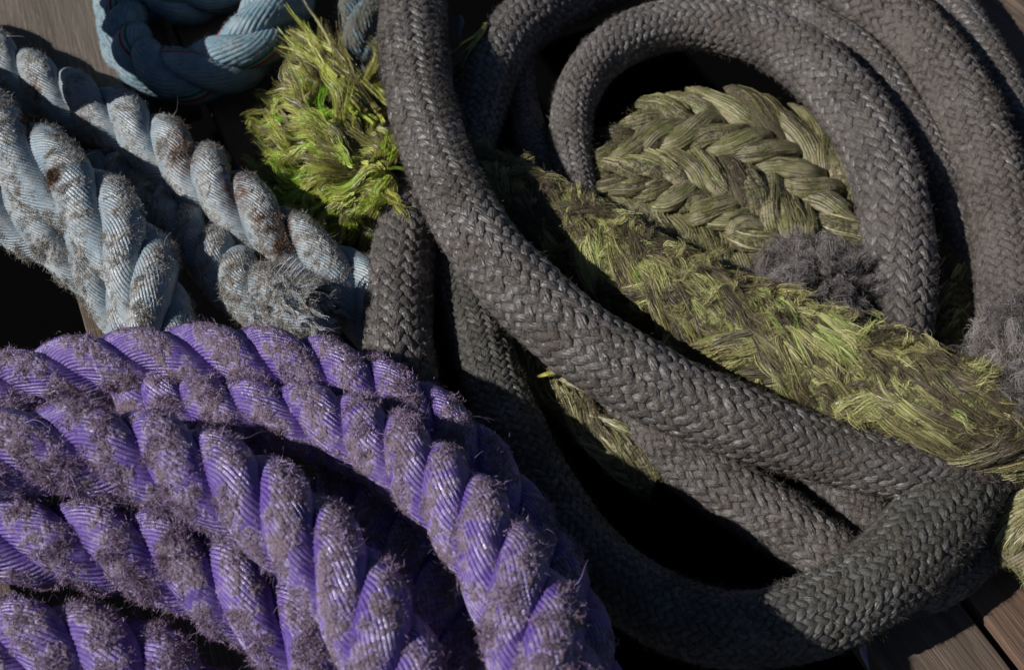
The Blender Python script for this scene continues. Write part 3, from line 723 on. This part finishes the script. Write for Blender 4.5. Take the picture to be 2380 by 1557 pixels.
braided_rope('grey braided rope turning down behind the long diagonal rope at the top',
             [(1560, -130, 110, 125), (1420, -50, 130, 130), (1290, 10, 145, 136), (1190, 85, 150, 138), (1135, 180, 140, 130), (1105, 290, 115, 120), (1070, 400, 80, 115), (1040, 500, 60, 115)],
             fuzz=4500, seed=46, **gk)
braided_rope('thin grey braided rope emerging below the bend at the top centre',
             [(1230, 20, 70, 80), (1205, 120, 75, 78), (1210, 220, 75, 78), (1235, 320, 70, 80), (1275, 420, 60, 82), (1340, 530, 50, 84)],
             fuzz=1500, seed=47, n=16, **gk)
braided_rope('brown grey braided rope upright between the blue frayed end and its twin',
             [(985, 400, 80, 140), (955, 500, 120, 148), (935, 610, 145, 156), (925, 730, 150, 162), (930, 850, 140, 165), (960, 980, 100, 165), (1010, 1120, 80, 165)],
             fuzz=4000, seed=48, tanA=.7, **gk)
braided_rope('dark grey rope in a big loop from behind the purple pile to lower right',
             [(1010, 430, 60, 130), (1060, 560, 85, 140), (1092, 690, 100, 145), (1125, 820, 105, 148), (1175, 960, 100, 152), (1250, 1120, 95, 160), (1360, 1280, 90, 168), (1510, 1400, 100, 176), (1680, 1460, 115, 182), (1850, 1445, 130, 188), (2010, 1370, 135, 198), (2135, 1260, 130, 205), (2240, 1128, 115, 196), (2325, 985, 95, 182), (2380, 850, 80, 170)],
             mat=MAT['grey_dark'], fmat=MAT['grey_fuzz'], group=GG, name='braided_rope', fuzz=11000, seed=49, tanA=.95, n=24)
braided_rope('brownish braided rope under the diagonal one, its end tucked beneath the big loop',
             [(1300, 800, 50, 130), (1420, 930, 70, 138), (1540, 1035, 85, 144), (1670, 1120, 90, 150), (1800, 1205, 85, 154), (1930, 1300, 75, 156), (2030, 1400, 60, 156)],
             mat=MAT['grey_pale'], fmat=MAT['grey_fuzz'], group=GG, name='braided_rope', fuzz=6000, seed=50)
braided_rope('short piece of grey braided rope in the hollow below the diagonal one',
             [(1820, 1000, 40, 130), (1920, 1110, 55, 130), (2010, 1200, 55, 128), (2090, 1300, 45, 128)],
             fuzz=2500, seed=51, **gk)
braided_rope('thin dark braided rope hugging the outside of the big loop at lower right',
             [(2440, 940, 90, 90), (2395, 1070, 75, 92), (2345, 1190, 60, 95), (2275, 1290, 50, 98), (2180, 1365, 45, 100), (2050, 1400, 45, 100)],
             fuzz=2500, seed=52, n=16, mat=MAT['grey_dark'], fmat=MAT['grey_fuzz'], group=GG, name='braided_rope')

# ------------------------------------------------------------------ green ropes
VG = 'mossy green plaited ropes'
vk = dict(fmat=MAT['green_fuzz'], group=VG, name='plaited_rope', n=4, split=True, curl=1.0, fz=1.0, th=.30, amp=.20, core=.55, hw=1.15, mm=28, ds=.0025, tanA=.62, Ny=14, lump=.08)
rg, fg = braided_rope('shaggy yellow green rope running diagonally from the bright tuft to the right edge',
             [(860, 380, 90, 150), (980, 400, 100, 140), (1100, 420, 110, 130), (1230, 480, 125, 140), (1370, 570, 140, 165), (1520, 670, 155, 195), (1690, 760, 170, 220), (1870, 840, 190, 240), (2050, 910, 205, 245), (2220, 960, 240, 225), (2370, 985, 240, 210), (2520, 1000, 230, 200)],
             mat=MAT['green_strand'], fuzz=7500, per=18, clump=.0022, flen=(.004, .010), seed=61, lift=.3, wear=.5, fib=dict(n=560, len=.04, w=(.004, .010), m=34, mat=MAT['fib_olive'], t0=-.24, t1=.95, flare=.006, arch=.0015, freq=42, fw=(.0003, .0006), frizz=.0007), **vk)
def flat_plait():
    """flat herringbone plait: every visible strand float is a bundle that rises over its neighbours and dives under the next"""
    r = np.random.default_rng(62)
    A = np.array([(1380, 400), (1450, 392), (1530, 384), (1640, 396), (1760, 445), (1870, 545), (1950, 680), (2000, 850)], float)
    hw_ = np.array([70, 95, 150, 185, 200, 200, 195, 190], float)
    t0 = np.linspace(0, len(A) - 1, 400); A2 = np.stack([np.interp(t0, np.arange(len(A)), A[:, i]) for i in (0, 1)], 1)
    for _ in range(60): A2[1:-1] = .25 * A2[:-2] + .5 * A2[1:-1] + .25 * A2[2:]
    H2 = np.interp(t0, np.arange(len(A)), hw_)
    sl = np.concatenate([[0], np.cumsum(np.linalg.norm(np.diff(A2, axis=0), axis=1))])
    tg = norm(np.gradient(A2, axis=0)); nr = np.stack([-tg[:, 1], tg[:, 0]], 1)
    def pt(u, v, z):
        u = np.clip(u, 0, sl[-1]); c = np.array([np.interp(u, sl, A2[:, 0]), np.interp(u, sl, A2[:, 1])]); n_ = np.array([np.interp(u, sl, nr[:, 0]), np.interp(u, sl, nr[:, 1])])
        q = c + n_ * v * np.interp(u, sl, H2); return at(q[0], q[1], z)
    root = thing('plaited_rope', 'fat flat olive and straw plait lying inside the round grey loop', 'rope', VG, tuple(at(1650, 420, 0))); off = np.array(root.location)
    guides, gt = [], []
    K, mm = 26, 24; um = np.linspace(-pi, pi, mm + 1)
    for c in range(5):
        v0 = -.84 + .42 * c; sg = 1 if c % 2 == 0 else -1
        u = 8 + (c % 2) * 27
        while u < sl[-1] - 40:
            Ls = 66 + r.normal() * 5; tl = .27 + r.normal() * .02; W = (58 + r.normal() * 5) * (.65 + .35 * min(1, np.interp(u, sl, H2) / 190))
            t = np.linspace(-1, 1, K)
            vv = v0 + sg * tl * t + .03 * np.sin(t * 3 + u) ; uu = u + 30 * 0 + Ls * t + r.normal() * 3
            zz = 62 + 62 * (1 - np.clip(np.abs(v0), 0, 1) ** 2) + 30 * np.cos(t * pi * .5) - 34 * t ** 4 + 9 * t + r.normal() * 3 - 70 * max(0, 1 - u / 90) ** 2
            P = np.array([pt(a_, b_, max(c_, 10)) for a_, b_, c_ in zip(uu, vv, zz)])
            T = norm(np.gradient(P, axis=0)); S = norm(np.cross(T, np.array([0, 0, 1.0]))); U = np.cross(S, T)
            prof = (np.clip(1 - np.abs(t) ** 3.2, 0, 1)) ** .5 * .85 + .15
            dep = float((P[K // 2] - CAM) @ FWD); w = W * dep / FPX * .5
            cu, su = np.cos(um[:-1]), np.sin(um[:-1]); rip = 1 + .07 * np.cos(um[:-1] * 5 + u)
            D = S[:, None] * (su * rip)[None, :, None] + U[:, None] * (cu * rip * .62)[None, :, None]
            V = P[:, None] + D * (prof * w)[:, None, None]
            V = V + norm(D) * ((vnoise(V, 150, 5) - .5) * .0030)[..., None]
            s2 = np.concatenate([[0], np.cumsum(np.linalg.norm(np.diff(P, axis=0), axis=1))])
            ux = (np.sin(um) * 4.5)[None] + .4 * np.sin(s2 * 60 + u)[:, None] + r.random() * 50
            wear_ = np.clip(.5 + .3 * r.normal() + 0 * V[..., 0] + .5 * (fbm(V, 45, 9, 2) - .5), 0, 1)
            make_mesh('strand', V.reshape(-1, 3) - off, tube_faces(K, mm), MAT['straw_strand'], root, tube_uv(K, mm, ux, s2 * 100 + u), {'wear': wear_})
            base = np.clip(.46 + .30 * r.normal(), -.05, .85)
            for g_ in range(9):
                j0 = mm / 2 + r.uniform(-.24, .24) * mm; j1 = j0 + r.normal() * .6
                ts = np.linspace(r.uniform(.02, .3), r.uniform(.7, .97), 9); ii = (ts * (K - 1)).astype(int); jj = np.clip(np.linspace(j0, j1, 9).astype(int), 0, mm - 1)
                gp = V[ii, jj] + np.array([0, 0, .0006]) + U[ii] * (r.random() ** 5 * .004 * np.linspace(0, 1, 9) ** 3)[:, None]
                guides.append(gp); gt.append(base + r.normal() * .13)
            u += 54
    bundles('surface_fibres', np.array(guides), r.uniform(.0012, .003, len(guides)), 11, MAT['fib_straw'], root, off, np.clip(gt, 0, .99), seed=62, frizz=.0002, splay=.3, fw=(.00025, .0005), tvar=.10)
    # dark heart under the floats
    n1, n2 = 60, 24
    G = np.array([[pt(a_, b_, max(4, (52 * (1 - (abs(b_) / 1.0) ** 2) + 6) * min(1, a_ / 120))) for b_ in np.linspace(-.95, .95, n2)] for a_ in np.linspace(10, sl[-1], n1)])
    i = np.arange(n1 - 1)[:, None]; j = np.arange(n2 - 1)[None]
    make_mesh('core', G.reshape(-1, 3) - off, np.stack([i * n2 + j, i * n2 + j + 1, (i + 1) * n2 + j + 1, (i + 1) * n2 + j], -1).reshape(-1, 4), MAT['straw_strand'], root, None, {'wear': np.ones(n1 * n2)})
    g3 = np.array(guides)[:, 4]; q = r.integers(0, len(g3), 9000)
    hairs('frayed_fibres', g3[q] + r.normal(size=(9000, 3)) * .004 - off, r.normal(size=(9000, 3)) + np.array([0, 0, .4]), r.uniform(.002, .007, 9000), r.uniform(.0002, .0004, 9000), MAT['green_fuzz'], root, curl=.8, seed=63)
flat_plait()
braided_rope('pale straw and green rope end peeping out under the dark diagonal rope',
             [(1200, 810, 30, 70), (1270, 885, 50, 80), (1350, 960, 72, 90), (1430, 1035, 80, 95), (1520, 1120, 55, 90)],
             mat=MAT['straw_strand'], fuzz=2500, seed=63, wear=.6, fib=dict(n=120, len=.03, w=(.002, .004), m=10, mat=MAT['fib_straw'], t0=.1, t1=.95, flare=.004), **{**vk, 'n': 4, 'th': .26, 'amp': .18, 'core': .6, 'tanA': .45, 'Ny': 9, 'mm': 20, 'hw': 1.0})
braided_rope('bit of dark green plaited rope at the bottom of the narrow gap at right',
             [(2160, 420, 40, 90), (2205, 530, 60, 95), (2225, 640, 65, 100), (2215, 740, 50, 100), (2190, 860, 40, 100)],
             mat=MAT['green_strand'], fuzz=800, seed=64, wear=.6, fib=dict(n=120, len=.03, w=(.003, .006), m=10, mat=MAT['fib_olive'], t0=.1, t1=.8, flare=.004), **vk)
braided_rope('pale green plaited rope cut off by the right edge above the bare boards',
             [(2540, 1090, 90, 160), (2450, 1185, 95, 160), (2380, 1265, 80, 150), (2350, 1320, 50, 120)],
             mat=MAT['straw_strand'], fuzz=1800, seed=65, wear=.2, fib=dict(n=260, len=.03, w=(.002, .005), m=12, mat=MAT['fib_straw'], t0=.5, t1=.95, flare=.004), **vk)

# shag of the diagonal green rope
def shag():
    C, R, T, N, B = fg; off = np.array(rg.location); r = np.random.default_rng(15)
    def layer(n, Lr, Wr, tlo, thi, seed, lift, name='loose_yarns', i0=.12, fib=16):
        i = r.integers(int(len(C) * i0), len(C) - 6, n); a = r.uniform(0, 2 * pi, n)
        out = N[i] * np.cos(a)[:, None] + B[i] * np.sin(a)[:, None]
        st = C[i] + out * (R[i] * r.uniform(1.0, 1.12, n))[:, None]
        ok = np.sum(norm(CAM - st) * out, 1) > -.4
        i, out, st = i[ok], out[ok], st[ok]; n = len(i)
        side = np.cross(T[i], out)
        d = T[i] * r.choice([-1, 1, 1], n)[:, None] + side * r.normal(size=n)[:, None] * .6 + out * r.uniform(-.05, lift, n)[:, None]
        tint = np.clip(tlo + (thi - tlo) * np.clip(fbm(st, 45, seed, 2) * 2.2 - .6, 0, 1) + r.normal(size=n) * .13, 0, .99)
        locks(name, st, d, r.uniform(*Lr, n), r.uniform(*Wr, n), MAT['olive'], rg, off, tint, seed=seed, wav=.20, K=14, mm=8, kind='stuff', steer=-out * .10, fib=fib, fmat=MAT['fib_olive'], flat=.4, flow=1.5, fw=(.0003, .0006), frizz=.0012, splay=.8, ff=55, tip=.35)
    layer(300, (.015, .04), (.006, .012), -.15, .9, 16, .15, fib=50)
    layer(420, (.010, .026), (.004, .009), -.3, .8, 17, .3, fib=40)
    layer(260, (.012, .03), (.002, .005), .2, 1.0, 18, 1.1, fib=18)
    # ragged tags standing off the upper side
    n = 60; i = r.integers(int(len(C) * .3), len(C) - 40, n)
    up = norm(np.array([0, .45, 1.0]) - T[i] * (T[i] @ np.array([0, .45, 1.0]))[:, None])
    st = C[i] + up * R[i][:, None] * .95
    locks('standing_tag', st, up * .8 + T[i] * r.normal(size=n)[:, None] * .8, r.uniform(.010, .030, n), r.uniform(.003, .007, n), MAT['olive'], rg, off, r.uniform(.2, 1, n), seed=19, wav=.5, K=12, mm=7, kind='stuff', fib=26, fmat=MAT['fib_olive'])
shag()

# bright frayed tuft at the left end of the green rope
def tuft():
    off = np.array(rg.location); r = np.random.default_rng(25)
    RA = np.radians([95, 105, 115, 130, 150, 165, 180, 195, 210, 225, 240, 255, 275])
    RR = np.array([215, 265, 235, 285, 355, 325, 312, 290, 258, 215, 165, 130, 90])
    cx, cy = 905, 400
    def layer(n, q0, q1, Lr, Wr, zb, tintf, seed, wav, spread=.35, droop=.3, lift=.15, fib=20):
        a = r.uniform(radians(96), radians(262), n); ext = np.interp(a, RA, RR)
        q = r.uniform(q0, q1, n); L = r.uniform(*Lr, n)
        S = []; E = []
        for k in range(n):
            h = 105 * (1 - q[k] ** 1.6) + 45 * (np.sin(a[k] * 5.0) * .5 + .5) * (1 - q[k])
            x, y = cx + cos(a[k]) * ext[k] * q[k], cy - sin(a[k]) * ext[k] * q[k]
            S.append(at(x, y, zb + h + r.normal() * 10))
            b = a[k] + r.normal() * spread + .35 * sin(q[k] * 7 + a[k] * 3); l = min(L[k], max(25, (1.04 - q[k]) * ext[k]))
            E.append(at(x + cos(b) * l, y - sin(b) * l, max(12, zb + h * .75 + r.normal() * 12)))
        S = np.array(S); E = np.array(E); D = E - S; LL = np.linalg.norm(D, axis=1) * 1.12
        locks('frayed_tuft', S, norm(D) + np.array([0, 0, lift]), LL, r.uniform(*Wr, n) * (1.05 - .35 * q), MAT['tuft'], rg, off,
              np.clip(tintf(S, a, q) + r.normal(size=n) * .12, 0, 1), seed=seed, wav=wav, K=16, mm=8, droop=droop, kind='stuff', flat=.5, flow=1.9, ff=48, tip=.45, fib=fib, fmat=MAT['fib_tuft'], splay=.5, frizz=.0005, fw=(.00035, .0007))
    patch = lambda S, a, q: fbm(S, 38, 77, 2)
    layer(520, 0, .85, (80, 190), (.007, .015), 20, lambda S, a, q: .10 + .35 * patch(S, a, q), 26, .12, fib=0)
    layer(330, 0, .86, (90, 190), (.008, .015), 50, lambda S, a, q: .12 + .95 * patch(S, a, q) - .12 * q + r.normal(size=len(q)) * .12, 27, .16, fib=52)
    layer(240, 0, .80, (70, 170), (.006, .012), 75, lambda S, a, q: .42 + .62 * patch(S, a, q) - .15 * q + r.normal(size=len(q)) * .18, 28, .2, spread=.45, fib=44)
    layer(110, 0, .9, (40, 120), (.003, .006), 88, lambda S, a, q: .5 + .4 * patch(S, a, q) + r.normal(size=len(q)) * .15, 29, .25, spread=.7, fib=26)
    # lower fan, vivid green, sweeping down left
    def sweep(n, seed, tint, Wr, zz=150):
        t = r.random(n)
        S = np.array([at(860 + r.normal() * 25, 405 + 40 * q + r.normal() * 10, zz + r.normal() * 12) for q in t])
        E = np.array([at(715 + 100 * q + r.normal() * 12, 455 + 75 * q ** .8 + r.normal() * 10, zz - 70 + r.normal() * 12) for q in t])
        D = E - S; L = np.linalg.norm(D, axis=1) * 1.12
        steer = np.tile(np.array([.15, -.75, -.35]), (n, 1))
        locks('frayed_tuft', S, norm(D) + np.array([-.35, .45, .22]), L, r.uniform(*Wr, n), MAT['tuft'], rg, off, np.clip(tint + r.normal(size=n) * .12, 0, 1), seed=seed, wav=.07, K=18, mm=8, kind='stuff', steer=steer, fib=36, frizz=.0003, fmat=MAT['fib_tuft'], splay=.3)
    sweep(90, 32, .3, (.005, .010), 140)
    sweep(85, 31, .88, (.004, .009), 158)
    # the separate lock pointing up left
    n = 130
    f = r.uniform(0, .75, n)
    S = np.array([at(890 - 200 * q + r.normal() * 14, 270 - 180 * q + r.normal() * 14, 165 + 10 * q + r.normal() * 10) for q in f])
    E = np.array([at(668 + r.normal() * 15, 70 + r.normal() * 15, 160 + r.normal() * 8) for q in f])
    D = E - S; L = np.linalg.norm(D, axis=1) * r.uniform(.6, 1.05, n)
    locks('upper_tuft', S, D, L, r.uniform(.004, .009, n), MAT['tuft'], rg, off, np.clip(r.normal(.55, .18, n), 0, .85), seed=33, wav=.10, K=16, mm=8, kind='stuff', fib=22, fmat=MAT['fib_tuft'])
    # lint over the tuft
    n = 24000
    ang = r.uniform(radians(96), radians(258), n); q = r.uniform(.1, 1.0, n); ext = np.interp(ang, RA, RR) * q
    P = np.array([at(cx + cos(a) * e, cy - sin(a) * e, 60 + 105 * (1 - qq ** 1.6) + 20 * r.random()) for a, e, qq in zip(ang, ext, q)])
    d = np.stack([np.cos(ang), np.sin(ang), .5 + 0 * ang], 1) + r.normal(size=(n, 3)) * .8
    hairs('tuft_lint', P - off, d, r.uniform(.003, .008, n), r.uniform(.0002, .00045, n), MAT['green_fuzz'], rg, curl=1.0, seed=34, K=6)
tuft()

# grey matted frayed end near the right
def matted(label, cx, cy, rx, ry, z, n, seed, name='frayed_rope_end', mat='greylock', lm='grey_fuzz', Lr=(.015, .04), Wr=(.004, .010), nh=6000, hz=60):
    r = np.random.default_rng(seed); c = at(cx, cy, 0)
    root = thing(name, label, 'rope end', None, tuple(c)); off = np.array(c)
    a = r.uniform(0, 2 * pi, n); q = np.sqrt(r.random(n))
    st = np.array([at(cx + rx * q_ * cos(a_), cy + ry * q_ * sin(a_), z + hz * (1 - q_ ** 2) + r.normal() * 10) for a_, q_ in zip(a, q)])
    d = np.stack([np.cos(a), -np.sin(a), .3 + 0 * a], 1) * .6 + r.normal(size=(n, 3)) * .7
    locks('matted_yarns', st, d, r.uniform(*Lr, n), r.uniform(*Wr, n), MAT[mat], root, off, np.clip(fbm(st, 60, seed, 2) * 1.6 - .35 + r.normal(size=n) * .15, 0, 1), seed=seed, wav=.9, K=14, mm=8, kind='stuff', zmin=.004, flat=.6, flow=1.6, ff=90, droop=.5, fib=34, fmat=MAT['fib_grey'], frizz=.0014, fw=(.0003, .0006))
    # solid heart of the clump
    nu, nv = 36, 18
    th = np.linspace(0, 2 * pi, nu, endpoint=False); ph = np.linspace(.02, pi - .02, nv)
    X = np.sin(ph)[:, None] * np.cos(th)[None]; Y = np.sin(ph)[:, None] * np.sin(th)[None]; Z = np.cos(ph)[:, None] + 0 * th[None]
    G = np.stack([X * rx * PX * .7, Y * ry * PX * .9, Z * hz * PX * .6], -1).reshape(-1, 3)
    G = G * (1 + .35 * (fbm(G + 5, 55, seed, 3) - .5)[:, None] * 2); G[:, 2] += (z + hz * .2) * PX
    cc = at(cx, cy, z + hz * .2); G[:, :2] += (cc - c)[:2]
    make_mesh('core', G, tube_faces(nv, nu), MAT['grey'], root, None, {'wear': np.ones(len(G))})
    j = r.integers(0, n, nh)
    hairs('stray_fibres', st[j] + r.normal(size=(nh, 3)) * .004 - off, d[j] + r.normal(size=(nh, 3)), r.uniform(.004, .012, nh), r.uniform(.0002, .0005, nh), MAT[lm], root, curl=.6, seed=seed + 1)
    return root
matted('matted grey frayed rope end beneath the right leg of the round loop', 1890, 672, 125, 105, 185, 620, 71, hz=75, nh=9000)
matted('fuzzy dark grey rope fray at the right edge where the green rope ends', 2370, 860, 105, 150, 240, 560, 72, hz=110)

# small scraps
def scrap(name, label, cat, pts, W, mat, tint, seed, n=1, z=0, wav=.1, jit=0.0):
    r = np.random.default_rng(seed); a = at(*pts[0]); b = at(*pts[1]); off = a * [1, 1, 0]
    o = thing(name, label, cat, None, tuple(off))
    S = np.tile(a, (n, 1)) + r.normal(size=(n, 3)) * jit; D = np.tile(b - a, (n, 1)) + r.normal(size=(n, 3)) * jit
    L = np.linalg.norm(D, axis=1)
    locks('fibre_bundle', S, D, L, np.full(n, W) * r.uniform(.6, 1.1, n), mat, o, off, np.clip(tint + r.normal(size=n) * .1, 0, 1), seed=seed, wav=wav, K=16, mm=8)
    return o
scrap('moss_wisp', 'thin wisp of green moss lying across the grey rope at the top centre', 'moss', [(1130, 58, 232), (1062, 165, 205)], .006, MAT['tuft'], .55, 81, n=8, wav=.12, jit=.0015)
scrap('moss_wisp', 'tiny green wisp in the dark hollow left of the straw coloured rope', 'moss', [(1290, 862, 130), (1228, 884, 110)], .005, MAT['tuft'], .5, 82, n=5, jit=.001)
k = M('blue_plastic'); k.b.inputs['Base Color'].default_value = (.02, .07, .16, 1); k.b.inputs['Roughness'].default_value = .3
scrap('plastic_strip', 'crumpled dark blue plastic strip behind the top of the green tuft', 'plastic strip', [(680, 10, 60), (745, 75, 40)], .016, k.m, .5, 83, n=4, wav=.4, jit=.004)
k = M('grey_flake'); k.b.inputs['Base Color'].default_value = (.22, .25, .25, 1); k.b.inputs['Roughness'].default_value = .6
scrap('plastic_flake', 'pale grey green flake wedged behind the diagonal rope at the top', 'flake', [(1060, 40, 120), (1075, 115, 110)], .022, k.m, .5, 84, n=2, wav=.2, jit=.002)
k = M('lilac_film'); k.b.inputs['Base Color'].default_value = (.30, .26, .40, 1); k.b.inputs['Roughness'].default_value = .35
scrap('film_scrap', 'narrow lilac plastic scrap in the board gap at the bottom right', 'plastic scrap', [(2000, 1485, 10), (2025, 1575, 8)], .006, k.m, .5, 85, n=2, wav=.1, jit=.001)
